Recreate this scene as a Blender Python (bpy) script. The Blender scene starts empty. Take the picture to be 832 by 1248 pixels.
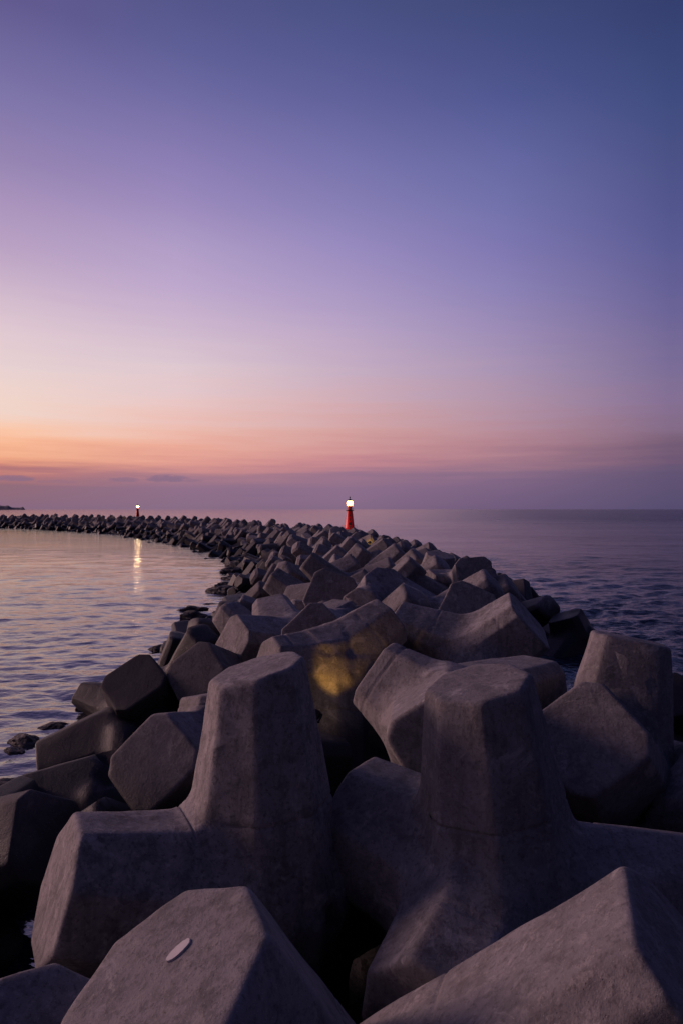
import bpy, bmesh, math, random
import numpy as np
from mathutils import Vector, Matrix, noise
R = math.radians
sc = bpy.context.scene
C = sc.collection
H = 4.0            # eye height above the sea (m)
F = 832.0          # focal length in photo pixels
HY = 620.6         # horizon row in the photo

# ------------------------------------------------------------------ camera
cam_d = bpy.data.cameras.new('camera')
cam_d.sensor_fit = 'VERTICAL'; cam_d.sensor_height = 36.0
cam_d.lens = 36.0 * F / 1248.0
cam_d.clip_start = 0.05; cam_d.clip_end = 60000
cam = bpy.data.objects.new('camera', cam_d); C.objects.link(cam)
cam.location = (0, 0, H)
cam.rotation_euler = (R(90) - math.atan((624 - HY) / F), 0, 0)
sc.camera = cam
sc.view_settings.view_transform = 'Standard'
sc.view_settings.look = 'None'
sc.view_settings.exposure = 0.0
sc.view_settings.gamma = 1.0

# ------------------------------------------------------------------ sky
def lin(c):
    return tuple(((v/255.)/12.92 if v/255. <= 0.04045 else ((v/255.+0.055)/1.055)**2.4) for v in c)
SKY = {   # photo column -> [(photo row, sRGB)]
 15:  [(0,(96,88,142)),(60,(110,103,157)),(120,(126,116,168)),(200,(150,132,178)),(250,(170,147,188)),(300,(184,160,194)),(350,(204,180,202)),(400,(222,198,208)),(450,(231,208,208)),(490,(239,211,201)),(525,(249,198,170)),(545,(247,182,148)),(560,(237,166,134)),(570,(214,142,124)),(580,(182,118,120)),(592,(142,105,122)),(619,(132,103,128))],
 215: [(0,(84,85,138)),(60,(94,94,150)),(120,(112,107,163)),(200,(140,126,180)),(250,(156,138,188)),(300,(176,156,198)),(350,(190,167,204)),(400,(207,184,206)),(450,(222,200,208)),(490,(232,198,198)),(525,(236,186,174)),(545,(235,170,152)),(560,(222,154,144)),(570,(204,140,140)),(582,(168,122,138)),(595,(142,110,138)),(619,(135,108,134))],
 415: [(0,(72,79,130)),(60,(82,87,142)),(120,(96,96,154)),(200,(120,115,172)),(250,(134,126,180)),(300,(152,138,190)),(350,(168,150,195)),(400,(186,164,198)),(450,(199,174,194)),(490,(210,172,180)),(525,(213,162,160)),(545,(207,149,150)),(560,(198,136,144)),(572,(180,126,141)),(582,(155,116,140)),(595,(140,110,140)),(619,(132,106,134))],
 615: [(0,(62,72,120)),(60,(70,78,132)),(120,(80,87,145)),(200,(102,104,163)),(250,(113,112,170)),(300,(125,118,176)),(350,(138,128,180)),(400,(155,138,181)),(450,(168,146,178)),(490,(177,146,168)),(525,(181,138,152)),(545,(175,128,142)),(560,(162,119,137)),(575,(142,109,135)),(590,(124,99,132)),(605,(116,94,128)),(619,(110,90,124))],
 815: [(0,(51,62,110)),(60,(56,68,118)),(120,(62,74,126)),(200,(75,81,134)),(250,(81,84,140)),(300,(89,89,146)),(350,(100,95,149)),(400,(111,101,150)),(450,(123,108,150)),(490,(132,110,147)),(525,(130,104,132)),(545,(120,94,120)),(560,(110,86,116)),(575,(98,82,116)),(590,(92,79,114)),(605,(88,78,112)),(619,(84,76,110))],
}
def scale(c, k): return tuple(min(255, max(0, v*kk)) for v, kk in zip(c, k))
cols = []
for px in sorted(SKY):
    az = math.atan((px-416)/F)
    st = []
    for row, c in SKY[px]:
        el = math.atan((HY-row)/math.hypot(px-416, F))
        st.append((el, lin(c)))
    z = lin(scale(SKY[px][0][1], (.80,.80,.84)))
    st = [(math.pi/2, z)] + st
    cols.append((az, st))
# beyond the frame: the glow goes on to the left, then fades to blue dusk all round
def tint(st, k): return [(e, tuple(v*q for v, q in zip(c, k))) for e, c in st]
left = cols[0][1]; right = cols[-1][1]
cols = [(-math.pi, tint(right, (.22,.22,.26))), (R(-135), tint(cols[3][1], (.28,.28,.33))), (R(-90), tint(cols[1][1], (.95,.9,.95))), (R(-50), tint(left, (1.12,1.03,.97)))] + cols + \
       [(R(60), tint(right, (.55,.57,.66))), (math.pi, tint(right, (.22,.22,.26)))]

w = bpy.data.worlds.new('World'); sc.world = w; w.use_nodes = True
nt = w.node_tree; N = nt.nodes; L = nt.links; N.clear()
def nd(t, **k):
    n = N.new(t)
    for a, b in k.items(): setattr(n, a, b)
    return n
def mth(op, a, b=None, c=None, clamp=False):
    n = nd('ShaderNodeMath', operation=op, use_clamp=clamp)
    for i, v in enumerate((a, b, c)):
        if v is None: continue
        if isinstance(v, (int, float)): n.inputs[i].default_value = v
        else: L.new(v, n.inputs[i])
    return n.outputs[0]
def mrange(v, a, b, c=0., d=1., smooth=True):
    n = nd('ShaderNodeMapRange', interpolation_type='SMOOTHSTEP' if smooth else 'LINEAR', clamp=True)
    L.new(v, n.inputs[0])
    for i, q in enumerate((a, b, c, d)): n.inputs[i+1].default_value = q
    return n.outputs[0]
tc = nd('ShaderNodeTexCoord'); sep = nd('ShaderNodeSeparateXYZ'); L.new(tc.outputs['Generated'], sep.inputs[0])
x_, y_, z_ = sep.outputs
az = mth('ARCTAN2', x_, y_)
el = mth('ARCSINE', z_)
# thin streaky cirrus makes the bands uneven
mp = nd('ShaderNodeMapping'); mp.inputs['Scale'].default_value = (2.2, 2.2, 38)
L.new(tc.outputs['Generated'], mp.inputs[0])
nz = nd('ShaderNodeTexNoise'); nz.inputs['Scale'].default_value = 1.8; nz.inputs['Detail'].default_value = 5; nz.inputs['Roughness'].default_value = .55
L.new(mp.outputs[0], nz.inputs['Vector'])
wob = mth('MULTIPLY', mth('SUBTRACT', nz.outputs['Fac'], .5), mrange(el, R(1.2), R(3.5), 0, .062))
wob = mth('MULTIPLY', wob, mrange(el, R(7), R(22), 1, .0))
el2 = mth('ADD', el, wob)
EL_MAX = math.pi/2
t_el = mth('POWER', mth('DIVIDE', mth('MAXIMUM', el2, 0.0), EL_MAX), .5)
def ramp(st):
    r = nd('ShaderNodeValToRGB'); L.new(t_el, r.inputs[0])
    e = r.color_ramp.elements
    st = sorted(st, key=lambda q: q[0])
    pts = [(math.sqrt(max(0, a)/EL_MAX), c) for a, c in st]
    while len(e) < len(pts): e.new(.5)
    for i, (p, c) in enumerate(pts):
        e[i].position = p
    for i, (p, c) in enumerate(pts):
        e[i].position = p; e[i].color = (*c, 1)
    return r.outputs[0]
acc = None
for i, (a, st) in enumerate(cols):
    rc = ramp(st)
    if acc is None: acc = rc
    else:
        f = mrange(az, cols[i-1][0], a, smooth=False)
        m = nd('ShaderNodeMixRGB'); L.new(f, m.inputs[0]); L.new(acc, m.inputs[1]); L.new(rc, m.inputs[2]); acc = m.outputs[0]
# small lens shaped clouds low over the horizon
nc = nd('ShaderNodeTexNoise'); nc.inputs['Scale'].default_value = 60; nc.inputs['Detail'].default_value = 4
mp2 = nd('ShaderNodeMapping'); mp2.inputs['Scale'].default_value = (1, 1, 3.5); L.new(tc.outputs['Generated'], mp2.inputs[0]); L.new(mp2.outputs[0], nc.inputs['Vector'])
cm = None
for px, py, wx, wy, st in ((205,583,30,5.0,.75),(150,584.5,22,3.4,.5),(18,583,26,4.2,.7),(235,586,16,2.6,.4),(330,604,60,2.2,.25),(70,587,30,2.6,.3)):
    a0 = math.atan((px-416)/F); k = math.cos(a0)**2/F
    e0 = math.atan((HY-py)/math.hypot(px-416, F)); k2 = math.cos(a0)/F
    dx = mth('DIVIDE', mth('SUBTRACT', az, a0), wx*k)
    dy = mth('DIVIDE', mth('SUBTRACT', el, e0), wy*k2)
    r = mth('ADD', mth('MULTIPLY', dx, dx), mth('MULTIPLY', dy, dy))
    r = mth('ADD', r, mth('MULTIPLY', mth('SUBTRACT', nc.outputs['Fac'], .5), 2.2))
    v = mrange(r, 1.15, .1, 0, st)
    cm = v if cm is None else mth('MAXIMUM', cm, v)
cl = nd('ShaderNodeMixRGB'); L.new(cm, cl.inputs[0]); L.new(acc, cl.inputs[1]); cl.inputs[2].default_value = (*lin((128,104,134)), 1)
# physical twilight sky added under the measured colours
SUN_EL, SUN_AZ = R(3.0), R(-72)          # azimuth from +Y towards +X
sky = nd('ShaderNodeTexSky'); sky.sky_type = 'NISHITA'; sky.sun_disc = False
sky.sun_elevation = SUN_EL; sky.sun_rotation = SUN_AZ
sk = nd('ShaderNodeMixRGB', blend_type='ADD'); sk.inputs[0].default_value = .004
L.new(cl.outputs[0], sk.inputs[1]); L.new(sky.outputs[0], sk.inputs[2])
bg = nd('ShaderNodeBackground'); bg.inputs['Strength'].default_value = 1.0
out = nd('ShaderNodeOutputWorld')
L.new(sk.outputs[0], bg.inputs['Color']); L.new(bg.outputs[0], out.inputs['Surface'])
try: w.cycles.sampling_method = 'MANUAL'; w.cycles.sample_map_resolution = 1024
except Exception: pass

# ------------------------------------------------------------------ sun (afterglow)
sd = bpy.data.lights.new('sun', 'SUN'); sd.energy = 1.9; sd.angle = R(16); sd.color = (1.0, .61, .58)
so = bpy.data.objects.new('sun', sd); C.objects.link(so)
sv = Vector((math.sin(SUN_AZ)*math.cos(R(13)), math.cos(SUN_AZ)*math.cos(R(13)), math.sin(R(13))))
so.rotation_euler = sv.to_track_quat('Z', 'Y').to_euler(); so.location = (-20, 10, 20)

# ------------------------------------------------------------------ materials
class MT:
    def __init__(s, name):
        s.m = bpy.data.materials.new(name); s.m.use_nodes = True
        s.t = s.m.node_tree; s.n = s.t.nodes; s.l = s.t.links
        s.b = s.n['Principled BSDF']; s.out = s.n['Material Output']
    def node(s, t, ins=None, **k):
        n = s.n.new(t)
        for a, b in k.items(): setattr(n, a, b)
        for a, b in (ins or {}).items():
            if hasattr(b, 'is_linked') or isinstance(b, bpy.types.NodeSocket): s.l.new(b, n.inputs[a])
            else: n.inputs[a].default_value = b
        return n
    def math(s, op, a, b=0.0, clamp=False):
        return s.node('ShaderNodeMath', {0: a, 1: b}, operation=op, use_clamp=clamp).outputs[0]
    def mr(s, v, a, b, c=0., d=1., sm=True):
        return s.node('ShaderNodeMapRange', {0: v, 1: a, 2: b, 3: c, 4: d}, clamp=True, interpolation_type='SMOOTHSTEP' if sm else 'LINEAR').outputs[0]
    def noise(s, vec, scale, det=4., rough=.55, dist=0.):
        return s.node('ShaderNodeTexNoise', {'Vector': vec, 'Scale': scale, 'Detail': det, 'Roughness': rough, 'Distortion': dist}).outputs['Fac']
    def mix(s, f, a, b, bt='MIX'):
        return s.node('ShaderNodeMixRGB', {0: f, 1: a, 2: b}, blend_type=bt).outputs[0]
    def map(s, vec, sc_): return s.node('ShaderNodeMapping', {'Vector': vec, 'Scale': sc_}).outputs[0]

def plain(name, col, rough=.6, metal=0., emis=None, es=0.):
    M = MT(name)
    M.b.inputs['Base Color'].default_value = (*col, 1); M.b.inputs['Roughness'].default_value = rough; M.b.inputs['Metallic'].default_value = metal
    tcn = M.node('ShaderNodeTexCoord'); nf = M.noise(tcn.outputs['Object'], 9., 5.)
    c = M.mix(M.mr(nf, .3, .75, 0, .35), (*col, 1), (col[0]*.55, col[1]*.55, col[2]*.55, 1)); M.l.new(c, M.b.inputs['Base Color'])
    if emis: M.b.inputs['Emission Color'].default_value = (*emis, 1); M.b.inputs['Emission Strength'].default_value = es
    return M.m

def concrete(name, fine):
    M = MT(name)
    tcn = M.node('ShaderNodeTexCoord'); geo = M.node('ShaderNodeNewGeometry'); oi = M.node('ShaderNodeObjectInfo')
    rnd = oi.outputs['Random']
    off = M.node('ShaderNodeVectorMath', {0: tcn.outputs['Object'], 1: M.node('ShaderNodeCombineXYZ', {0: M.math('MULTIPLY', rnd, 37.), 1: M.math('MULTIPLY', rnd, 91.), 2: 0.}).outputs[0]}, operation='ADD').outputs[0]
    n1 = M.noise(off, 1.3, 6, .6); n2 = M.noise(off, 6.5, 8, .65, .4); n3 = M.noise(off, 38, 6, .7)
    streak = M.noise(M.map(geo.outputs['Position'], (14, 14, 1.2)), 1., 5, .6)
    base = M.mix(M.mr(n1, .3, .7), (.205, .190, .194, 1), (.315, .292, .296, 1))
    base = M.mix(M.mr(n2, .46, .66, 0, .6), base, (.085, .078, .076, 1))
    n4 = M.noise(off, 15, 8, .72, .3)
    base = M.mix(M.mr(n4, .50, .66, 0, .65), base, (.40, .37, .35, 1))
    base = M.mix(M.mr(n3, .50, .68, 0, .75), base, (.07, .065, .062, 1))
    base = M.mix(M.mr(n3, .40, .26, 0, .6), base, (.42, .39, .37, 1))
    base = M.mix(M.mr(streak, .50, .66, 0, .42), base, (.075, .07, .068, 1))
    base = M.mix(M.mr(rnd, 0, 1, 0, .45, False), base, (.13, .12, .12, 1))
    # pale lichen and salt blotches
    v = M.noise(off, 3.1, 9, .7, .6)
    base = M.mix(M.mr(v, .57, .66, 0, .5), base, (.46, .43, .41, 1))
    # pits and aggregate
    vor = M.node('ShaderNodeTexVoronoi', {'Vector': off, 'Scale': 62.}); d = vor.outputs['Distance']
    pit = M.math('MULTIPLY', M.mr(d, .22, .08), M.mr(M.noise(off, 9., 3), .52, .62))
    base = M.mix(M.math('MULTIPLY', pit, .7), base, (.06, .055, .055, 1))
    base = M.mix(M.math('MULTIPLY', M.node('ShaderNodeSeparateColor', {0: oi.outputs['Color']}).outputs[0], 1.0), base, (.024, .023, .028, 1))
    # dark wet weed and tide line
    px = M.node('ShaderNodeSeparateXYZ', {0: geo.outputs['Position']}).outputs[2]
    tide = M.math('ADD', px, M.math('MULTIPLY', M.math('SUBTRACT', M.noise(geo.outputs['Position'], .9, 5), .5), 1.3))
    wet = M.mr(tide, 1.45, .85)
    base = M.mix(wet, base, (.022, .021, .024, 1))
    if not fine: M.l.new(base, M.b.inputs['Base Color'])
    M.l.new(M.mr(wet, 0, 1, .86, .55), M.b.inputs['Roughness'])
    M.b.inputs['Specular IOR Level'].default_value = .3
    hgt = M.math('ADD', M.math('MULTIPLY', n2, .6), M.math('ADD', M.math('MULTIPLY', n3, .5), M.math('MULTIPLY', n4, .5)))
    hgt = M.math('SUBTRACT', hgt, M.math('MULTIPLY', pit, .35))
    if fine:
        # bright grains of aggregate
        vs = M.node('ShaderNodeTexVoronoi', {'Vector': off, 'Scale': 105.}); sp = M.math('MULTIPLY', M.mr(vs.outputs['Distance'], .20, .08), M.mr(M.node('ShaderNodeSeparateColor', {0: vs.outputs['Color']}).outputs[0], .72, .80))
        base = M.mix(M.math('MULTIPLY', sp, .75), base, (.55, .52, .51, 1))
        M.l.new(base, M.b.inputs['Base Color'])
        g = M.noise(off, 150, 3, .6); hgt = M.math('ADD', hgt, M.math('MULTIPLY', g, .16))
    bp = M.node('ShaderNodeBump', {'Height': hgt, 'Strength': .5 if fine else .45, 'Distance': .026})
    M.l.new(bp.outputs[0], M.b.inputs['Normal'])
    return M.m
m_con = concrete('weathered concrete', True)
m_con_far = concrete('weathered concrete distant', False)

def water_mat():
    M = MT('sea water')
    g = M.node('ShaderNodeNewGeometry').outputs['Position']
    M.b.inputs['Base Color'].default_value = (.012, .014, .034, 1)
    M.b.inputs['Roughness'].default_value = .07; M.b.inputs['IOR'].default_value = 1.8
    rot = M.node('ShaderNodeMapping', {'Vector': g, 'Rotation': (0, 0, R(18)), 'Scale': (.55, 1, 1)}).outputs[0]
    a = M.noise(rot, .55, 3, .5, .3); b = M.noise(rot, 2.0, 4, .55, .3); c = M.noise(rot, 7., 3, .55)
    swell = M.noise(M.map(rot, (.13, .17, 1)), 1., 4, .6, .6)
    calm = M.noise(M.map(g, (.02, .06, 1)), 1., 3)
    h = M.math('ADD', M.math('MULTIPLY', a, .35), M.math('MULTIPLY', b, .22))
    h = M.math('ADD', h, M.math('MULTIPLY', c, .10))
    h = M.math('ADD', h, M.math('MULTIPLY', swell, .5))
    sx = M.node('ShaderNodeSeparateXYZ', {0: g})
    side = M.mr(M.math('DIVIDE', sx.outputs[0], M.math('ADD', M.math('ABSOLUTE', sx.outputs[1]), 30.)), -.12, .30)
    gust = M.noise(M.map(g, (.006, .035, 1)), 1., 5, .6, .5)
    M.l.new(M.math('MULTIPLY', M.mr(side, 0, 1, .95, .11, False), M.mr(gust, .35, .65, .80, 1.15)), M.b.inputs['Specular IOR Level'])
    st = M.math('MULTIPLY', M.mr(calm, .35, .65, .55, 1.0), M.mr(side, 0, 1, .25, 1.0, False))
    M.l.new(M.mr(M.math('MULTIPLY', side, M.mr(sx.outputs[1], 25., 260., .32, 1., False)), 0, 1, .07, .31, False), M.b.inputs['Roughness'])
    bp = M.node('ShaderNodeBump', {'Height': h, 'Strength': st, 'Distance': .85})
    M.l.new(bp.outputs[0], M.b.inputs['Normal'])
    return M.m
m_water = water_mat()

def rock_mat():
    M = MT('dark rubble'); g = M.node('ShaderNodeNewGeometry').outputs['Position']
    n = M.noise(g, 1.6, 8, .65); 
    M.l.new(M.mix(M.mr(n, .35, .7), (.018, .017, .019, 1), (.07, .064, .062, 1)), M.b.inputs['Base Color'])
    M.b.inputs['Roughness'].default_value = .75
    v = M.node('ShaderNodeTexVoronoi', {'Vector': g, 'Scale': 2.2}).outputs['Distance']
    M.l.new(M.node('ShaderNodeBump', {'Height': M.math('ADD', v, n), 'Strength': .9, 'Distance': .15}).outputs[0], M.b.inputs['Normal'])
    return M.m
m_rock = rock_mat()
m_red = plain('red beacon paint', (.95, .014, .010), .4)
m_white = plain('white beacon paint', (.7, .68, .64), .5)
m_dark = plain('dark iron', (.03, .03, .032), .5, .6)
m_ped = plain('pedestal concrete', (.30, .29, .28), .85)
m_land = plain('distant headland', (.10, .095, .13), .9)  # purple haze of the distance is put into this base colour
m_plaque = plain('pale plaster patch', (.62, .58, .55), .7)
def emit(name, col, s):
    M = MT(name); M.b.inputs['Base Color'].default_value = (*col, 1)
    M.b.inputs['Emission Color'].default_value = (*col, 1); M.b.inputs['Emission Strength'].default_value = s
    return M.m
m_lamp = emit('lit lantern glass', (1.0, .64, .30), 3.0)
def _core(m):      # frosted glass: the lamp behind its middle shines through brightest
    t = m.node_tree; lw = t.nodes.new('ShaderNodeLayerWeight'); lw.inputs[0].default_value = .5
    mr_ = t.nodes.new('ShaderNodeMapRange'); t.links.new(lw.outputs['Facing'], mr_.inputs[0])
    mr_.inputs[1].default_value = 0.; mr_.inputs[2].default_value = .9; mr_.inputs[3].default_value = 3.4; mr_.inputs[4].default_value = .85
    t.links.new(mr_.outputs[0], t.nodes['Principled BSDF'].inputs['Emission Strength'])
_core(m_lamp)
def _glass(m):     # half of the light passes straight through the panes
    t = m.node_tree; tr = t.nodes.new('ShaderNodeBsdfTransparent'); mx = t.nodes.new('ShaderNodeMixShader'); mx.inputs[0].default_value = .55
    t.links.new(tr.outputs[0], mx.inputs[1]); t.links.new(t.nodes['Principled BSDF'].outputs[0], mx.inputs[2]); t.links.new(mx.outputs[0], t.nodes['Material Output'].inputs[0])
_glass(m_lamp)
m_flood = emit('lit floodlight lens', (1.0, .62, .22), 12.0)

# ------------------------------------------------------------------ object helpers
def tag(o, label=None, cat=None, group=None, kind=None):
    if label: o['label'] = label
    if cat: o['category'] = cat
    if group: o['group'] = group
    if kind: o['kind'] = kind
    return o
def link_mesh(name, verts, faces, mat, parent=None, smooth=True):
    me = bpy.data.meshes.new(name)
    me.from_pydata([tuple(map(float, v)) for v in verts], [], faces); me.update()
    if smooth: me.polygons.foreach_set('use_smooth', [True]*len(me.polygons))
    me.materials.append(mat)
    o = bpy.data.objects.new(name, me); C.objects.link(o); o.parent = parent
    return o
def from_bm(name, bm, mat, parent=None, smooth=False):
    me = bpy.data.meshes.new(name); bm.to_mesh(me); bm.free()
    if smooth: me.polygons.foreach_set('use_smooth', [True]*len(me.polygons))
    me.materials.append(mat)
    o = bpy.data.objects.new(name, me); C.objects.link(o); o.parent = parent
    return o
def lathe(bm, prof, n=24, z0=0.0):
    rings = []
    for r, z in prof:
        rings.append([bm.verts.new((r*math.cos(2*math.pi*k/n), r*math.sin(2*math.pi*k/n), z+z0)) for k in range(n)])
    for a, b in zip(rings, rings[1:]):
        for k in range(n): bm.faces.new((a[k], a[(k+1) % n], b[(k+1) % n], b[k]))
    bm.faces.new(rings[0][::-1]); bm.faces.new(rings[-1])
def box(bm, c, s, rot=None):
    m = Matrix.Translation(c) @ (rot or Matrix()) @ Matrix.Diagonal((*s, 1))
    return bmesh.ops.create_cube(bm, size=1, matrix=m)
def pt(px, py, d):
    return Vector(((px-416)/F*d, d, H-(py-HY)/F*d))

# ------------------------------------------------------------------ tetrapod geometry
LEG = 1.60; RB = .60; RC = .385
TD = np.array([(0, 0, 1), (math.sqrt(8)/3, 0, -1/3.), (-math.sqrt(2)/3, math.sqrt(2/3.), -1/3.), (-math.sqrt(2)/3, -math.sqrt(2/3.), -1/3.)])
def polys(kind):
    if kind == 0:   # chamfered square
        return [(k*math.pi/2, .93) for k in range(4)] + [(k*math.pi/2+math.pi/4, 1.10) for k in range(4)]
    if kind == 1:   # hexagon with three broad faces
        return [(k*2*math.pi/3, .90) for k in range(3)] + [(k*2*math.pi/3+math.pi/3, 1.04) for k in range(3)]
    return [(k*math.pi/4, 1.0) for k in range(8)]   # octagon
def frames(i):
    d = TD[i]; o = TD[(i+1) % 4]
    e1 = o-d*o.dot(d); e1 /= np.linalg.norm(e1); e2 = np.cross(d, e1)
    return d, e1, e2
def smax(a, b, k):
    h = np.maximum(k-np.abs(a-b), 0)/k
    return np.maximum(a, b)+h*h*k*.25
def wnoise(P, f, seed):
    rs = np.random.RandomState(seed); s = 0
    for j in range(9):
        kx = rs.normal(size=3); kx *= f*(.6+.9*rs.rand())/np.linalg.norm(kx)
        s = s+np.sin(P @ kx+rs.rand()*6.28+1.3*np.sin(P @ np.roll(kx, 1)*.7))
    return s/3.0
def std_legs(rolls):
    return [(*frames(i), LEG, RB*.86, RC*.86, rolls[i], None) for i in range(4)]
def sdf(P, kind, legs, seed, edge, fine=True):
    res = None
    for d, e1, e2, Ln, rb, rc, roll, tl in legs:
        sl = (rc-rb)/Ln; cs = 1/math.sqrt(1+sl*sl)
        s = P @ d; a = P @ e1; b = P @ e2
        g = None
        for al, off in polys(kind):
            al = al+roll
            q = (a*math.cos(al)+b*math.sin(al))-(rb+sl*s)*off
            g = q if g is None else smax(g, q, edge)
        f = smax(g*cs, s-Ln+(0 if tl is None else P @ tl), edge*1.7)
        f = np.maximum(f, -s+.12)
        if res is None: res = f
        else:
            k = .17 if edge == EDGE[0] else .13; h = np.maximum(k-np.abs(res-f), 0)/k
            res = np.minimum(res, f)-h*h*k*.25
    res = res+.0035*wnoise(P, 9, seed)+.004*wnoise(P, 3.2, seed+5)
    if fine: res = res+.0012*wnoise(P, 30, seed+9)
    return res
def bisect(U, kind, legs, seed, edge, fine=True):
    lo = np.full(len(U), .42); hi = np.full(len(U), 2.8)
    for _ in range(20):
        mid = (lo+hi)/2; f = sdf(U*mid[:, None], kind, legs, seed, edge, fine)
        lo = np.where(f < 0, mid, lo); hi = np.where(f < 0, hi, mid)
    return (lo+hi)/2
EDGE = {0: .024, 1: .018, 2: .02, 3: .09}
def leg_rolls(kind, seed):
    rs = np.random.RandomState(seed)
    r = [(math.pi/8 if kind == 2 else 0)+rs.uniform(-.25, .25) for _ in range(4)]
    if seed >= 20: r[0] = 0.
    return r
def tetra_mesh(kind, lod, seed):
    """one tetrapod as a closed surface: four tapered faceted legs grown from a common centre"""
    rolls = leg_rolls(kind, seed); edge = EDGE[lod]
    sl = (RC-RB)/LEG
    caps = {0: [.3, .6, .74, .82, .88, .93, .97], 1: [.5, .88, .965], 2: [.6, .94], 3: [.85]}[lod]
    ns = {0: 34, 1: 14, 2: 7, 3: 3}[lod]
    V = []; Fc = []
    pl = polys(kind); nv = len(pl)
    for i in range(4):
        d, e1, e2 = frames(i)
        al = sorted([(a+rolls[i]) % (2*math.pi) for a, _ in pl])
        offs = {round((a+rolls[i]) % (2*math.pi), 6): o for a, o in pl}
        va = []
        for k in range(nv):
            a0 = al[k]; a1 = al[(k+1) % nv]+(2*math.pi if k == nv-1 else 0)
            o0 = offs[round(al[k], 6)]; o1 = offs[round(al[(k+1) % nv], 6)]
            # vertex of two support lines
            D = a1-a0; va.append(a0+math.atan2(o1-o0*math.cos(D), o0*math.sin(D)))
        n_ev = {0: 3, 1: 3, 2: 1, 3: 1}[lod]
        Ntot = {0: {8: 96, 6: 96}, 1: {8: 48, 6: 48}, 2: {8: 24, 6: 24}, 3: {8: 12, 6: 12}}[lod][nv]
        th_al = []
        if lod == 3: th_al = None
        else:
            eps = .03 if lod == 0 else .035
            per = Ntot//nv-n_ev if Ntot % nv == 0 else 0
            for k in range(nv):
                v0 = va[k]; v1 = va[(k+1) % nv]; v1 += 2*math.pi if v1 < v0 else 0
                if n_ev == 3: th_al += [v0-eps, v0, v0+eps]; a, b = v0+eps, v1-eps
                else: th_al += [v0]; a, b = v0, v1
                th_al += [a+(b-a)*(q+1)/(per+1) for q in range(per)]
            th_al = np.array(th_al)
            # index 0 aligned near angle 0
            sh = th_al % (2*math.pi); order = np.argsort(sh); th_al = sh[order]
        th_u = np.arange(Ntot)*2*math.pi/Ntot
        if th_al is None: th_al = th_u.copy()
        else:   # best cyclic shift
            best = min(range(-4, 5), key=lambda q: np.abs(((np.roll(th_al, q)-th_u+math.pi) % (2*math.pi))-math.pi).sum())
            r_ = np.roll(th_al, best); th_al = th_u+(((r_-th_u+math.pi) % (2*math.pi))-math.pi)
        dl = (th_u+math.pi/3) % (2*math.pi/3)-math.pi/3
        fb = np.arctan(math.sqrt(2)/np.cos(dl))
        rows = []
        def pf(th):
            r = np.full_like(th, 9.)
            for a, o in pl:
                c = np.cos(th-a-rolls[i]); r = np.where(c > .05, np.minimum(r, o/np.maximum(c, .05)), r)
            return r
        for q in caps:
            rows.append((th_al, np.arctan(q*RC*pf(th_al)/LEG)))
        taus = list(np.linspace(0, 1, ns+1))
        if lod <= 1: taus = [0, .010, .022, .045]+taus[1:]
        if lod == 0:
            taus = sorted(taus+list(np.linspace(.60, .76, 22)))
        for t in taus:
            wgt = 1-np.clip((t-.70)/.30, 0, 1); wgt = wgt*wgt*(3-2*wgt)
            th = th_u+wgt*(th_al-th_u)
            dd = (th+math.pi/3) % (2*math.pi/3)-math.pi/3
            fbb = np.arctan(math.sqrt(2)/np.cos(dd)) if t < .999 else fb
            p = pf(th); sb = RB*p/(np.tan(fbb)-sl*p)
            s = LEG+(sb-LEG)*t
            ph = np.arctan2((RB+sl*s)*p, s) if t < .999 else fb
            rows.append((th, ph))
        base = len(V)
        U = [d[None, :]]
        for th, ph in rows:
            U.append(np.cos(ph)[:, None]*d+np.sin(ph)[:, None]*(np.cos(th)[:, None]*e1+np.sin(th)[:, None]*e2))
        U = np.concatenate(U)
        rr = bisect(U, kind, std_legs(rolls), seed, edge, lod < 2)
        P = U*rr[:, None]
        V += list(P)
        for k in range(Ntot): Fc.append((base, base+1+k, base+1+(k+1) % Ntot))
        for r in range(len(rows)-1):
            b0 = base+1+r*Ntot; b1 = b0+Ntot
            for k in range(Ntot):
                k2 = (k+1) % Ntot
                Fc.append((b0+k, b1+k, b1+k2, b0+k2))
    V = np.array(V)
    # weld the borders between legs
    key = np.round(V/2e-4).astype(np.int64)
    bm = bmesh.new(); bv = [bm.verts.new(v) for v in V]; bm.verts.ensure_lookup_table()
    for f in Fc: bm.faces.new([bv[q] for q in f])
    bmesh.ops.remove_doubles(bm, verts=bm.verts, dist=.0015)
    bmesh.ops.recalc_face_normals(bm, faces=bm.faces)
    V = np.array([v.co[:] for v in bm.verts]); bm.verts.index_update()
    Fc = [tuple(v.index for v in f.verts) for f in bm.faces]; bm.free()
    return V, Fc
def mesh_of(name, V, Fc, mat, sharp=0):
    me = bpy.data.meshes.new(name); me.from_pydata(V.tolist(), [], Fc); me.update()
    me.polygons.foreach_set('use_smooth', [True]*len(me.polygons)); me.materials.append(mat)
    if sharp: me.set_sharp_from_angle(angle=sharp)
    return me
def rot_between(a, b):
    return np.array(Vector(a).rotation_difference(Vector(b)).to_matrix())
def axis_rot(ax, ang): return np.array(Matrix.Rotation(ang, 3, Vector(ax)))
_hero_cache = {}
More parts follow.
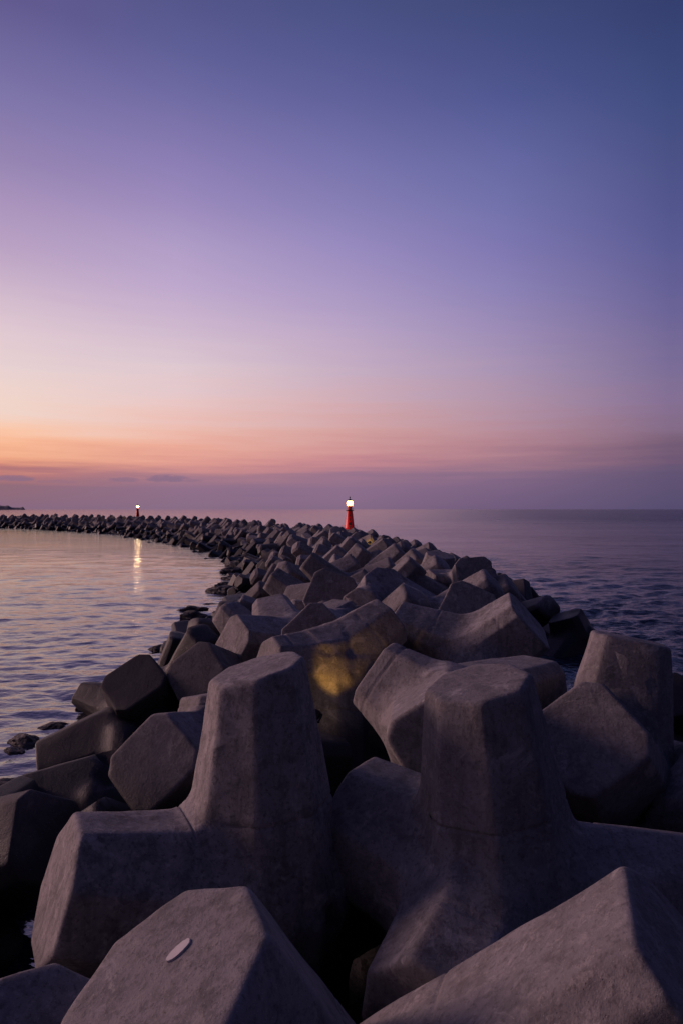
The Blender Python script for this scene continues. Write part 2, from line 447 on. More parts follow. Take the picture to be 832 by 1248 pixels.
def hero(label, c, legs, kind=0, s=1.0, group=None, lod=0, seed=1, name='tetrapod', wet=0.):
    """c = (photo x, photo y, depth); legs = list of dict(p=(x,y,depth) or (x,y,'near'/'far'), k=cap scale, roll=..)"""
    cw = np.array(pt(*c)); dirs = []; lens = []; rolls = []; ks = []; tls = []
    for lg in legs:
        p = lg['p']; Ls = LEG*s*lg.get('l', 1.0)
        if lg.get('v'):
            v = np.array(p, float); dirs.append(v/np.linalg.norm(v)); lens.append(LEG*s)
        elif isinstance(p[2], str):
            ray = np.array(((p[0]-416)/F, 1.0, -(p[1]-HY)/F)); o = np.array((0, 0, H))-cw
            A = ray @ ray; B = 2*ray @ o; Cc = o @ o-Ls*Ls; D = max(0, B*B-4*A*Cc)
            t = (-B+(math.sqrt(D) if p[2] == 'far' else -math.sqrt(D)))/(2*A)
            e = np.array((0, 0, H))+ray*t
            v = e-cw; n = np.linalg.norm(v); dirs.append(v/n); lens.append(n)
        else:
            v = np.array(pt(*p))-cw; n = np.linalg.norm(v); dirs.append(v/n); lens.append(n)
        rolls.append(lg.get('roll', 0.)); ks.append(lg.get('k', 1.))
        tl = lg.get('tilt')
        if tl is not None: tl = np.array(tl); tl = tl-dirs[-1]*(tl @ dirs[-1])
        tls.append(tl)
    # complete to four legs
    if len(dirs) == 1:
        a = dirs[0]; t = np.array(TD[0]); Rm = rot_between(t, a); dirs += [Rm @ TD[j] for j in (1, 2, 3)]
    elif len(dirs) == 2:
        m = -(dirs[0]+dirs[1]); m /= np.linalg.norm(m); cr = np.cross(dirs[0], dirs[1]); cr /= np.linalg.norm(cr)
        for sg in (1, -1):
            v = m*.577+cr*sg*.816; dirs.append(v/np.linalg.norm(v))
    elif len(dirs) == 3:
        v = -(dirs[0]+dirs[1]+dirs[2]); v /= np.linalg.norm(v); dirs.append(v)
    while len(lens) < 4: lens.append(LEG*s); rolls.append(0.); ks.append(1.); tls.append(None)
    if np.dot(np.cross(dirs[1]-dirs[0], dirs[2]-dirs[0]), dirs[3]-dirs[0])*np.dot(np.cross(TD[1]-TD[0], TD[2]-TD[0]), TD[3]-TD[0]) < 0:
        order = [0, 1, 3, 2]
        dirs = [dirs[q] for q in order]; lens = [lens[q] for q in order]; rolls = [rolls[q] for q in order]; ks = [ks[q] for q in order]; tls = [tls[q] for q in order]
    D = np.array(dirs); Hm = TD.T @ D; u, _, vt = np.linalg.svd(Hm); Rm = (vt.T @ u.T)
    if np.linalg.det(Rm) < 0: vt[2] *= -1; Rm = vt.T @ u.T
    key = (kind, lod, seed)
    if key not in _hero_cache: _hero_cache[key] = tetra_mesh(kind, lod, seed)
    V, Fc = _hero_cache[key]
    un = V/np.linalg.norm(V, axis=1)[:, None]
    W = np.clip((un @ TD.T)-.05, 0, None)**2+1e-9; W /= W.sum(1)[:, None]
    out_ = np.zeros_like(V); lr = leg_rolls(kind, seed); legs_ = []
    for i in range(4):
        a = Rm @ TD[i]; Q = rot_between(a, D[i])
        if isinstance(rolls[i], str):      # turn the leg until a corner or a broad face points up
            _, g1, g2 = frames(i); nf = {0: 4, 1: 3, 2: 8}[kind]; b0 = lr[i]+(math.pi/nf if rolls[i] == 'corner' else 0)
            vv = Q @ Rm @ (math.cos(b0)*g1+math.sin(b0)*g2)
            rolls[i] = max((t_*math.pi/90 for t_ in range(-45, 46)), key=lambda t_: (axis_rot(D[i], t_) @ vv)[2] if nf == 4 else 0)
        T = axis_rot(D[i], rolls[i])
        Mi = T @ Q @ Rm
        _, f1, f2 = frames(i)
        legs_.append((D[i], Mi @ f1, Mi @ f2, lens[i], RB*s, RC*s*ks[i], lr[i], tls[i]))
        P = V @ Mi.T
        ax = (P @ D[i])[:, None]*D[i]; rad = P-ax
        tt = np.clip((V @ TD[i])/LEG, 0, 1)[:, None]
        P = ax*(lens[i]/LEG)+rad*s*(1+(ks[i]-1)*tt)
        out_ += W[:, i:i+1]*P
    U = out_/np.linalg.norm(out_, axis=1)[:, None]
    out_ = U*bisect(U, kind, legs_, seed, EDGE[lod])[:, None]
    if lod == 0:   # formwork seams: thin grooves where each leg mould met the body
        for i in range(4):
            sx = out_ @ D[i]; on = (un @ TD[i]) > .76
            gph = np.exp(-((sx-.77*s)/.009)**2)*on
            rad = out_-sx[:, None]*D[i]; rad /= np.linalg.norm(rad, axis=1)[:, None]+1e-9
            out_ = out_-rad*(gph*.014)[:, None]
    me = mesh_of(name, out_, Fc, m_con)
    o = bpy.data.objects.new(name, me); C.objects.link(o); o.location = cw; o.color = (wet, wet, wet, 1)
    HEROES.append((cw, [cw+D[i]*lens[i] for i in range(4)]))
    tag(o, label, 'tetrapod', group)
    return o
HEROES = []

# ------------------------------------------------------------------ sea, mound, headland
def sea():
    """one sheet to the horizon; real waves near the breakwater, finer where it is seen closer"""
    rad = [0., 2., 4., 5.5]; r = 6.0
    while r < 900: rad.append(r); r += max(.07, r*r/(H*F)*.62)
    rad += [1200, 2000, 4000, 9000, 30000]
    rad = np.array(rad)
    ang = np.concatenate([np.linspace(-R(180), -R(52), 14)[:-1], np.linspace(-R(52), R(52), 760), np.linspace(R(52), R(180), 14)[1:-1]])
    nr, na = len(rad), len(ang)
    Rr, A = np.meshgrid(rad[1:], ang, indexing='ij')
    X = Rr*np.sin(A); Y = Rr*np.cos(A)
    dr = np.gradient(rad)[1:][:, None]*np.ones_like(X); da = Rr*(R(104)/760)
    fine_a = (np.abs(A) < R(51)).astype(float)
    side = np.clip((X/(np.abs(Y)+30)+.12)/.42, 0, 1); side = side*side*(3-2*side)
    rs = np.random.RandomState(7); Z = np.zeros_like(X)
    wx = X+.35*np.sin(Y*.21+.13*X)+.8*np.sin(.043*Y-.031*X+1); wy = Y+.35*np.sin(X*.19+1.7)+.9*np.sin(.037*X+.05*Y)
    for j in range(96):
        lam = .26*(5.5/.26)**(j/95.); th = rs.normal(0, .62)+R(-76)
        kx, ky = math.cos(th)*2*math.pi/lam, math.sin(th)*2*math.pi/lam
        slope = .036*(1.0 if lam < 1.2 else (1.2/lam)**1.0)
        amp = slope*lam/(2*math.pi)
        res_ = np.clip((lam*abs(math.sin(th))+lam*.15-1.6*dr)/(lam*.6), 0, 1)*fine_a*np.clip((lam-2.2*da)/lam*2, 0, 1)
        p = kx*wx+ky*wy+rs.rand()*6.28
        Z += amp*res_*(np.sin(p)+.25*np.sin(2*p+1))*(.48+.9*side)
    patch = .75+.35*np.sin(X*.051+Y*.022+1)*np.sin(Y*.047-X*.013)
    Z *= patch
    V = np.concatenate([[[0, 0, 0]], np.stack([X, Y, Z], -1).reshape(-1, 3)])
    m = nr-1
    i = np.arange(m-1)[:, None]*na+1; k = np.arange(na)[None]; k2 = (k+1) % na
    Q = np.stack([i+k, i+na+k, i+na+k2, i+k2], -1).reshape(-1, 4)
    T = np.stack([np.zeros(na, int), 1+np.arange(na), 1+(np.arange(na)+1) % na], -1)
    me = bpy.data.meshes.new('sea')
    me.vertices.add(len(V)); me.vertices.foreach_set('co', V.astype(np.float32).ravel())
    nl = len(T)*3+len(Q)*4; me.loops.add(nl)
    me.loops.foreach_set('vertex_index', np.concatenate([T.ravel(), Q.ravel()]).astype(np.int32))
    me.polygons.add(len(T)+len(Q))
    me.polygons.foreach_set('loop_start', np.concatenate([np.arange(len(T))*3, len(T)*3+np.arange(len(Q))*4]).astype(np.int32))
    me.update(calc_edges=True); me.validate()
    me.polygons.foreach_set('use_smooth', [True]*len(me.polygons)); me.materials.append(m_water)
    bm = bmesh.new(); bm.from_mesh(me)
    bm.faces.ensure_lookup_table(); bm.normal_update()
    if bm.faces[len(T)].normal.z < 0: bmesh.ops.reverse_faces(bm, faces=bm.faces[:])
    bm.to_mesh(me); bm.free()
    o = bpy.data.objects.new('sea', me); C.objects.link(o)
    tag(o, 'purple rippled sea reflecting the dusk sky', None, None, 'structure')
sea()
# centre line of the breakwater (from the photo's two waterlines)
LEFT = [(-4.9, -6), (-4.9, 9.8), (-5.2, 12), (-5.4, 16), (-5.8, 26), (-6.2, 37), (-7.6, 47.5), (-12.2, 64), (-21.6, 83), (-33, 104), (-46, 121), (-60, 136), (-76, 149), (-96, 161), (-120, 172)]
def resample(pts, step):
    P = [Vector(p) for p in pts]; cr = []
    for i in range(len(P)-1):
        p0 = P[max(i-1, 0)]; p1 = P[i]; p2 = P[i+1]; p3 = P[min(i+2, len(P)-1)]
        for k in range(24):
            t = k/24.; cr.append(.5*((2*p1)+(-p0+p2)*t+(2*p0-5*p1+4*p2-p3)*t*t+(-p0+3*p1-3*p2+p3)*t**3))
    cr.append(P[-1]); out_ = [cr[0]]; acc_ = 0
    for a, b in zip(cr, cr[1:]):
        seg = (b-a).length; pos = 0
        while acc_+seg-pos >= step:
            pos += step-acc_; acc_ = 0; out_.append(a.lerp(b, pos/seg))
        acc_ += seg-pos
    return out_
WID = 14.6
path = resample(LEFT, 1.0)
def tangents(P): return [((P[min(i+1, len(P)-1)]-P[max(i-1, 0)]).normalized()) for i in range(len(P))]
tans = tangents(path)
def at(i, u):
    i = max(0, min(len(path)-1, i)); i0 = int(i); i1 = min(i0+1, len(path)-1); f = i-i0
    p = path[i0].lerp(path[i1], f); t = tans[i0].lerp(tans[i1], f).normalized()
    n = Vector((t.y, -t.x)); q = p+n*(WID*.5+u)
    return q, t, n
def crest(u):   # height of block centres across the breakwater
    a = abs(u)
    return 1.42 if a < 1.8 else 1.42-(a-1.8)*.39
def mound():
    V = []; Fc = []; us = [-9.5, -7.4, -5, -3, -1, 1, 3, 5, 7.4, 9.5]; zs = [-1.6, -.9, -.35, 0, .2, .2, 0, -.35, -.9, -1.6]
    rng = random.Random(4)
    for i in range(0, len(path), 1):
        for u, z in zip(us, zs):
            q, t, n = at(i, u); V.append((q.x+rng.uniform(-.2, .2), q.y+rng.uniform(-.2, .2), z+rng.uniform(-.18, .18)))
    m = len(us)
    for i in range(len(path)-1):
        for k in range(m-1): Fc.append((i*m+k, i*m+k+1, (i+1)*m+k+1, (i+1)*m+k))
    o = link_mesh('rubble_mound', V, Fc, m_rock, smooth=False)
    tag(o, 'dark rubble core seen in the gaps under the concrete blocks', None, None, 'structure')
mound()
def headland():
    D = 4200.; rng = random.Random(2); V = []; Fc = []
    prof = [(-150, 6), (-90, 9), (-60, 8), (-20, 6.5), (0, 5.4), (6, 5.2), (10, 5.6), (14, 3.4), (20, 2.8), (26, 2.8), (28, 3.8), (29, 3.0), (31, .6), (33, -1), (40, -3)]
    pts_ = []
    for (a, ha), (b, hb) in zip(prof, prof[1:]):
        for k in range(4): t = k/4.; pts_.append((a+(b-a)*t, ha+(hb-ha)*t+rng.uniform(-.25, .25)))
    rows = [(0, 0.), (60, .75), (160, 1.), (400, .9), (700, 0)]
    for dy, kz in rows:
        for px, h in pts_: V.append(((px-416)/F*(D+dy), D+dy, h/F*D*kz+.2))
    m = len(pts_)
    for r in range(len(rows)-1):
        for k in range(m-1): Fc.append((r*m+k, r*m+k+1, (r+1)*m+k+1, (r+1)*m+k))
    o = link_mesh('hills', V, Fc, m_land, smooth=False)
    tag(o, 'low distant headland on the far left horizon', None, None, 'structure')
headland()

#HEROES_BEGIN
G = 'concrete tetrapods piled along the breakwater'
def hr(label, c, legs, **k):
    return hero(label, c, [dict(p=l[:3], v=len(l) > 3 and l[3] == 'v', **(l[3] if len(l) > 3 and l[3] != 'v' else {})) for l in legs], group=G, **k)
hr('large upright block at left front, one leg standing tall and one lying flat left', (322, 1100, 5.0),
     [(316, 812, 5.0, dict(k=.86, tilt=(-.22, -.05, 0))), (66, 1085, 4.35, dict(k=1.1, roll=.39)), (.55, .75, -.35, 'v'), (.12, -.3, -1, 'v')], kind=2, seed=1)
hr('large upright block right of centre in front, tall leg with star of legs below', (612, 1105, 4.75),
     [(583, 830, 4.72, dict(k=.92, tilt=(-.1, -.08, 0))), (424, 998, 5.4, dict(k=1.3, roll=.39)), (520, 1268, 3.75, dict(k=1.1)), (900, 1095, 4.7)], kind=2, s=.97, seed=2)
blk3 = hr('block at the bottom edge left of centre with a pale oval patch on its face', (400, 1500, 3.1),
     [(197, 1195, 2.75, dict(k=1.15)), (.3, .8, -.5, 'v'), (.8, -.2, -.6, 'v')], kind=2, seed=3)
hr('block cut by the bottom right corner, long lit leg rising to the right', (470, 1480, 3.0),
     [(868, 1205, 2.6, dict(k=1.15, roll='flat')), (-.5, .5, -.7, 'v'), (-.7, -.7, .0, 'v'), (.3, .3, -1, 'v')], kind=0, seed=4)
hr('smooth block cut by the bottom left corner of the view', (0, 1480, 3.3),
     [(40, 1290, 2.9), (-1, .5, .2, 'v'), (.6, .6, -.6, 'v'), (0, -.6, -.8, 'v')], kind=2, seed=5, lod=1)
hr('tall block standing against the sea at the right edge, top of its leg flat', (738, 965, 7.1),
     [(767, 778, 7.2, dict(k=.95)), (716, 898, 6.0, dict(roll='corner', k=1.1)), (.9, .5, -.3, 'v'), (-.5, .4, -.8, 'v')], s=1.1, seed=2)
hr('tube shaped block leaning left in the middle, arched end behind the two large ones', (545, 885, 7.3),
     [(462, 825, 7.8, dict(k=1.15)), (532, 908, 5.8), (.7, .5, .1, 'v'), (0, .3, -1, 'v')], seed=3)
hr('stubby brownish block at left with its round flat end facing the water', (268, 935, 8.4),
     [(184, 930, 7.2, dict(k=1.2, roll=.2, tilt=(.05, -.1, .25))), (262, 845, 8.6), (.9, .3, -.1, 'v'), (0, .3, -1, 'v')], kind=0, seed=4)
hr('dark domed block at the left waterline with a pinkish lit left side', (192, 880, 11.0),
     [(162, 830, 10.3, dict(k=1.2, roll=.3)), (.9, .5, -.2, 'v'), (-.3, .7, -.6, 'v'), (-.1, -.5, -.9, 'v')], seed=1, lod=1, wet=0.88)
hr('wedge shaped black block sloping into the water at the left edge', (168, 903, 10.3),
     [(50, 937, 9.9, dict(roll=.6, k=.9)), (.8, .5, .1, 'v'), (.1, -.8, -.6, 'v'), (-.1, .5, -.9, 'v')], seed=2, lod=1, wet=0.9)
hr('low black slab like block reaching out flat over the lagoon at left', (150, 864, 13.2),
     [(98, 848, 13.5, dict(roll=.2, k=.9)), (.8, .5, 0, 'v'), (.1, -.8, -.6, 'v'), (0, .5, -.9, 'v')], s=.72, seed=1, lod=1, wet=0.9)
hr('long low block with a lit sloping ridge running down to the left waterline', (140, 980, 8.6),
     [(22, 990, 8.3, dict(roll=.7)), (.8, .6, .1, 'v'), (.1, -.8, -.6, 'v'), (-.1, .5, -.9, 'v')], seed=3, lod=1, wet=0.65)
hr('dark block half out of view at the left edge beside the flat lying leg', (-70, 1075, 6.6),
     [(60, 1022, 6.2, dict(roll=.5, k=1.1)), (-.8, .5, .1, 'v'), (0, -.8, -.5, 'v')], seed=4, lod=1, wet=0.5)
hr('block with a thin lit upper edge behind the stubby brownish one', (285, 850, 11.3),
     [(238, 820, 10.2, dict(roll='corner', k=1.15)), (.9, .3, 0, 'v'), (-.3, .7, -.5, 'v'), (0, -.4, -1, 'v')], seed=5, lod=1, wet=0.5)
hr('block with its broad end turned left below the dark wedge in the middle', (350, 800, 12.0),
     [(282, 784, 11.3, dict(roll=.2, k=1.15)), (.6, .6, .3, 'v'), (.2, -.5, -.8, 'v')], seed=1, lod=1)
hr('pointed dark block in the middle with a narrow lit left edge', (392, 790, 12.0),
     [(384, 776, 10.5, dict(roll='corner', k=1.25)), (.5, .8, .1, 'v'), (-.8, .3, -.4, 'v')], seed=2, lod=1)
hr('block with a long round ended leg rising right, its underside glowing gold', (398, 818, 9.9),
     [(474, 756, 10.4), (325, 812, 9.4), (.2, .9, -.3, 'v'), (.1, -.6, -.8, 'v')], kind=2, seed=3)
hr('broad block right of the middle with a leg leaning up to the right', (578, 805, 10.8),
     [(645, 755, 10.5, dict(k=1.25)), (478, 762, 11.2), (.3, .8, -.5, 'v')], seed=4)
hr('dark upright block at the upper middle right with a lit sloping shoulder', (560, 772, 13.6),
     [(570, 742, 12.2, dict(roll='corner', k=1.3)), (500, 745, 14.0), (.7, .3, -.6, 'v')], seed=5, lod=1)
hr('block just right of the pointed one with a rounded top and a glowing nick', (458, 750, 14.2),
     [(472, 712, 13.6, dict(k=1.2)), (438, 742, 13.0), (.5, .8, -.4, 'v')], kind=2, seed=1, lod=1)
hr('peaked block above the pointed one, its ridge catching the afterglow', (412, 742, 15.6),
     [(402, 724, 14.1, dict(roll='corner', k=1.35)), (352, 735, 16.2), (.6, .6, -.4, 'v')], seed=2, lod=1)
hr('dark block behind the right front one, shaded low at the right edge', (850, 1000, 6.4),
     [(790, 1010, 6.9), (920, 990, 5.8), (.2, .9, -.1, 'v'), (-.2, -.4, -.8, 'v')], seed=5, lod=1)
hr('small upright block near the right waterline with flat top against the sea', (530, 712, 21),
     [(536, 676, 20.8, dict(k=1.1)), (.8, -.3, -.4, 'v'), (-.8, -.3, -.4, 'v')], kind=2, seed=3, lod=1)
hr('upright block on the right shoulder left of the sea, round head', (568, 722, 19),
     [(578, 700, 17.4, dict(k=1.3, roll='corner')), (520, 712, 18.5), (.5, .8, -.4, 'v')], seed=4, lod=1)
hr('black wet block at the right waterline behind the tall one', (700, 782, 19.5),
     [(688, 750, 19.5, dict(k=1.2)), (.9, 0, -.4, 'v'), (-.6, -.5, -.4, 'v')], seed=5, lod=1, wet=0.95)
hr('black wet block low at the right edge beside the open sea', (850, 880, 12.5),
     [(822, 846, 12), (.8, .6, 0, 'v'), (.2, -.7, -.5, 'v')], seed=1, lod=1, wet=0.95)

hr('round headed block in front of the red beacon, gold light under its rim', (409, 668, 43),
     [(409, 646, 42, dict(k=1.1)), (.8, .3, -.4, 'v'), (-.8, .3, -.4, 'v'), (0, -.5, -.9, 'v')], kind=2, s=.85, seed=3, lod=2)
#HEROES_END
# ------------------------------------------------------------------ the rest of the pile
MIDM = [mesh_of('tetrapod', *tetra_mesh(k, 1, 20+i), m_con) for i, k in enumerate((0, 0, 0, 1))]
FARM = [mesh_of('tetrapod', *tetra_mesh(k, 2, 30+i), m_con_far, R(20)) for i, k in enumerate((0, 0, 0, 1))]
LOWT = [tetra_mesh(k, 3, 40+i) for i, k in enumerate((0, 1))]
rng = random.Random(11)
def segs_of(c, dirs, L_=LEG): return [(c, c+d*L_) for d in dirs]
placed = [(np.array(c), np.array(t)) for c, t in HEROES]       # centre, 4 tips
def samples(c, tips):   # points along legs with radii
    P = [c]
    for t in tips:
        for f in (.45, .8, .97): P.append(c+(t-c)*f)
    return np.array(P)
RAD = np.array([.5]+[.43, .36, .32]*4)
PS = [samples(c, t) for c, t in placed]; PC = [c for c, _ in placed]
def overlap(S, c):
    tot = 0.
    for S2, c2 in zip(PS, PC):
        if abs(c2[0]-c[0]) > 3.4 or abs(c2[1]-c[1]) > 3.4: continue
        d = np.linalg.norm(S[:, None]-S2[None], axis=2)-(RAD[:, None]+RAD[None])
        d = np.minimum(d, 0); tot += (d*d).sum()
    return tot
T0 = [Vector(t) for t in TD]
def orient(mode):
    if mode == 'up':
        a = Vector((0, 0, 1)); a.rotate(Matrix.Rotation(rng.gauss(0, .38), 3, 'X')); a.rotate(Matrix.Rotation(rng.gauss(0, .38), 3, 'Y'))
    elif mode == 'lean':
        a = Vector((rng.gauss(.62, .16), rng.gauss(-.12, .24), rng.uniform(.5, .85))).normalized()
    elif mode == 'cap':
        a = Vector((rng.gauss(.2, .35), -1, rng.uniform(.2, .8))).normalized()
    else:
        a = Vector((rng.gauss(0, 1), rng.gauss(0, 1), rng.gauss(0, 1))).normalized()
    q = Vector((0, 0, 1)).rotation_difference(a)
    if mode in ('cap', 'lean') and rng.random() < .8:
        qm = q.to_matrix(); e_ = Vector(frames(0)[1]); e_ = Matrix.Rotation(math.pi/4, 3, 'Z') @ e_
        sp_ = max((k_*math.pi/48 for k_ in range(48)), key=lambda k_: (qm @ Matrix.Rotation(k_, 3, 'Z') @ e_).z)
        return qm @ Matrix.Rotation(sp_+rng.choice((0, 1, 2, 3))*math.pi/2+rng.gauss(0, .1), 3, 'Z')
    return (Matrix.Rotation(0, 3, 'Z') @ q.to_matrix() @ Matrix.Rotation(rng.uniform(0, 2*math.pi), 3, 'Z'))
fill = []
SIL = [(0,626),(100,627),(200,629),(260,632),(330,633),(400,637),(450,647),(490,653),(520,662),(560,677),(600,690),(640,713),(680,736),(712,756),(730,790),(832,838),(1000,860)]
SIL_X, SIL_Y = zip(*SIL)
LSI = [(-200,985),(0,975),(30,930),(75,858),(130,835),(165,805),(200,785),(215,750),(250,738),(270,715),(285,690),(290,600),(900,600)]
LSI_X, LSI_Y = zip(*LSI)
STEP = 2.05
NR = int((len(path)-2)/STEP)
for r in range(NR):
    for cidx in range(8):
        u = (cidx-3.5)*2.05+rng.uniform(-.3, .3)+(.5 if r % 2 else -.5)
        i = r*STEP+rng.uniform(-.35, .35)+1
        q, t, n = at(i, u)
        if q.y < 1.8: continue
        near = q.y < 60
        zc = crest(u)
        if q.y < 6.5: zc = -.6
        best = None
        for tr in range(14 if near else 5):
            mode = rng.choices(('up', 'lean', 'cap', 'any'), (2, 8, 2, 1) if abs(u) < 5 else (1, 4, 2, 3))[0]
            M3 = orient(mode)
            jit = Vector((rng.gauss(0, .22), rng.gauss(0, .22), rng.gauss(0, .16)))
            c = np.array((q.x, q.y, zc))+np.array(jit)
            tips = [c+np.array(M3 @ t_)*LEG for t_ in T0]
            # keep out of the sight line corridor right at the lens
            if q.y < 12:
                top = max(tp[2]+.3 for tp in tips)
                if top > 2.75 and q.y < 6: continue
            S = samples(c, tips); o_ = overlap(S, c)+{'lean': 0, 'cap': .7, 'up': .6, 'any': 1.0}[mode]
            top = max(tp[2] for tp in tips)
            lim = 1.55 if q.y < 9 else 1.9 if q.y < 12.5 else 2.5 if q.y < 17 else 3.08
            o_ += max(0, top-lim)*8
            for tp in tips:      # keep the pile inside the outline it has from the viewpoint
                if tp[1] < 2: continue
                qx = 416+tp[0]/tp[1]*F; qy = HY+(H-tp[2])/tp[1]*F; rr_ = .34/tp[1]*F
                over = np.interp(qx, SIL_X, SIL_Y)-(qy-rr_)
                if over > 0 and tp[1] < 75: o_ += over*tp[1]/F*6
                if tp[1] < 45:
                    over = np.interp(qx-rr_, LSI_X, LSI_Y)-(qy-rr_)
                    if over > 0: o_ += over*tp[1]/F*4
            if best is None or o_ < best[0]: best = (o_, M3, c, tips, S, mode)
        if best is None: continue
        if q.y < 14 and best[0] > .8: continue
        if best[0] > 3.0: continue
        PS.append(best[4]); PC.append(best[2]); fill.append((best[2], best[1], best[5]))
fill.sort(key=lambda f: f[0][0]**2+f[0][1]**2)
def in_view(c):
    return c[1] > 1.5 and abs(c[0]/c[1]*F) < 540+1.3*F/c[1] and -(c[2]-H)/c[1]*F < 640
fill = [f for f in fill if in_view(f[0]) or f[0][1] < 30]
NIND = 300-len(HEROES)
def side_of(c):
    x, y = c[0], c[1]
    k = min(range(len(path)), key=lambda q: (path[q].x-x)**2+(path[q].y-y)**2)
    # nearest point of the left edge: step to the centre line offset
    p = path[k]; t = tans[k]; return (x-p.x)*t.y-(y-p.y)*t.x-WID/2
SHORT = ['large left front block', 'large right front block', 'patched block at the bottom', 'bottom right corner block', 'bottom left corner block',
 'tall right hand block', 'arched tube shaped block', 'stubby brownish block', 'dark domed block', 'black wedge block', 'low black slab', 'long low ridged block',
 'cut off left edge block', 'thin lit edge block', 'broad left turned block', 'pointed middle block', 'gold lit block', 'broad right leaning block',
 'lit shoulder block', 'round topped block', 'peaked block', 'shaded low right block', 'flat topped far right block', 'round head shoulder block', 'wet waterline block at right', 'wet block at right edge', 'round headed beacon block']
def near_label(c, mode, u):
    def scr(p): return np.array((416+p[0]/max(p[1], .5)*F, HY+(H-p[2])/max(p[1], .5)*F))
    a = scr(c); best = sorted(range(len(HEROES)), key=lambda q: np.linalg.norm(scr(HEROES[q][0])-a)+abs(HEROES[q][0][1]-c[1])*12)
    tone = 'dark wet' if abs(u) > 5.2 else 'shaded' if c[1] < 9 else 'grey'
    pose = {'lean': 'slanting', 'up': 'upright', 'cap': 'blunt ended', 'any': 'tumbled'}[mode]
    for b in best[:4]:
        h = HEROES[b][0]; d = scr(h)-a; dy = c[1]-h[1]
        if abs(dy) > 2.2 and abs(d[0]) < 60: w_ = 'behind' if dy > 0 else 'low in front of'
        elif dy > 1.2: w_ = 'behind and right of' if d[0] < 0 else 'behind and left of'
        elif dy < -1.2: w_ = 'in front and right of' if d[0] < 0 else 'in front and left of'
        else: w_ = 'right beside' if abs(d[0]) < 25 else 'just right of' if d[0] < 0 else 'just left of'
        for ex in ('',):
            l = '%s %s block %s the %s' % (tone, pose, w_, SHORT[b])
            if l not in used: used[l] = 1; return l
    b = best[0]; h = HEROES[b][0]; d = scr(h)-a
    for k, ex in enumerate(('second', 'third', 'fourth', 'fifth', 'sixth', 'seventh')):
        l = '%s %s %s block back from the %s' % (ex, tone, pose, SHORT[b])
        if l not in used: used[l] = 1; return l
    return l
def zone_label(c):
    x, y, z = c
    # side relative to the centre line
    k = min(range(len(path)), key=lambda q: (path[q].x-x)**2+(path[q].y-y)**2)
    p = path[k]; t = tans[k]; u = (x-p.x)*t.y-(y-p.y)*t.x-WID/2
    side = 'lagoon' if u < -4.2 else 'sea' if u > 4.2 else 'crest'
    band = 0 if y < 48 else 1 if y < 80 else 2
    dist = 'near' if y < 14 else 'mid' if y < 30 else 'far'
    return {
     ('lagoon', 'near'): 'dark weedy concrete block by the left waterline among the nearest piled blocks',
     ('lagoon', 'mid'): 'dark wet block on the left edge where the pile meets the lagoon',
     ('lagoon', 'far'): ('small dark waterline block where the left shore begins to curve away', 'tiny dark waterline block on the curving shore short of the far lamp streak', 'tiny dark block at the water on the far left arm')[band],
     ('crest', 'near'): 'shaded grey block wedged low between the large front blocks',
     ('crest', 'mid'): 'grey block on the crest of the pile in the middle distance',
     ('crest', 'far'): ('small grey block on the crest between the middle distance and the nearer beacon', 'tiny grey block on the crest around the foot of the nearer red beacon', 'tiny block on the far crest curving left beyond the nearer red beacon')[band],
     ('sea', 'near'): 'dark block on the right slope beside the tall right one',
     ('sea', 'mid'): 'dark block on the right flank facing the open purple sea',
     ('sea', 'far'): ('small block on the right flank short of the nearer red beacon', 'tiny block on the open sea flank about level with the nearer red beacon', 'tiny block on the seaward side beyond the nearer red beacon')[band],
    }[(side, dist)]
used = {}
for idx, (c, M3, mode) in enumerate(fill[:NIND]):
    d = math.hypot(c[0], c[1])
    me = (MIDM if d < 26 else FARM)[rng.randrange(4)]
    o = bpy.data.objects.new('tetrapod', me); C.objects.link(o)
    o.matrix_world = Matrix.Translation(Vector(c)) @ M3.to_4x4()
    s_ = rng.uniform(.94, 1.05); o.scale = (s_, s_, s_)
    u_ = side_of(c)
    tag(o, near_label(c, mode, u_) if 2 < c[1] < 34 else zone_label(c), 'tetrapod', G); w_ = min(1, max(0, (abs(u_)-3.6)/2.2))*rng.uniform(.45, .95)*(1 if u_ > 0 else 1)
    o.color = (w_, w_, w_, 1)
V = []; Fc = []; base = 0
for c, M3, mode in fill[NIND:]:
    v, f = LOWT[rng.randrange(2)]
    A = np.array(M3); V.append(v @ A.T+c); Fc += [tuple(q+base for q in ff) for ff in f]; base += len(v)
if V:
    V = np.concatenate(V); me = mesh_of('tetrapod_pile', V, Fc, m_con_far, R(25))
    o = bpy.data.objects.new('tetrapod_pile', me); C.objects.link(o); o.color = (.15, .15, .15, 1)
    tag(o, 'far mass of tiny concrete blocks curving away to the left horizon', 'tetrapods', None, 'stuff')
print('HEROES', len(HEROES), 'FILL', len(fill), 'RATIO far start', fill[min(NIND, len(fill)-1)][0])

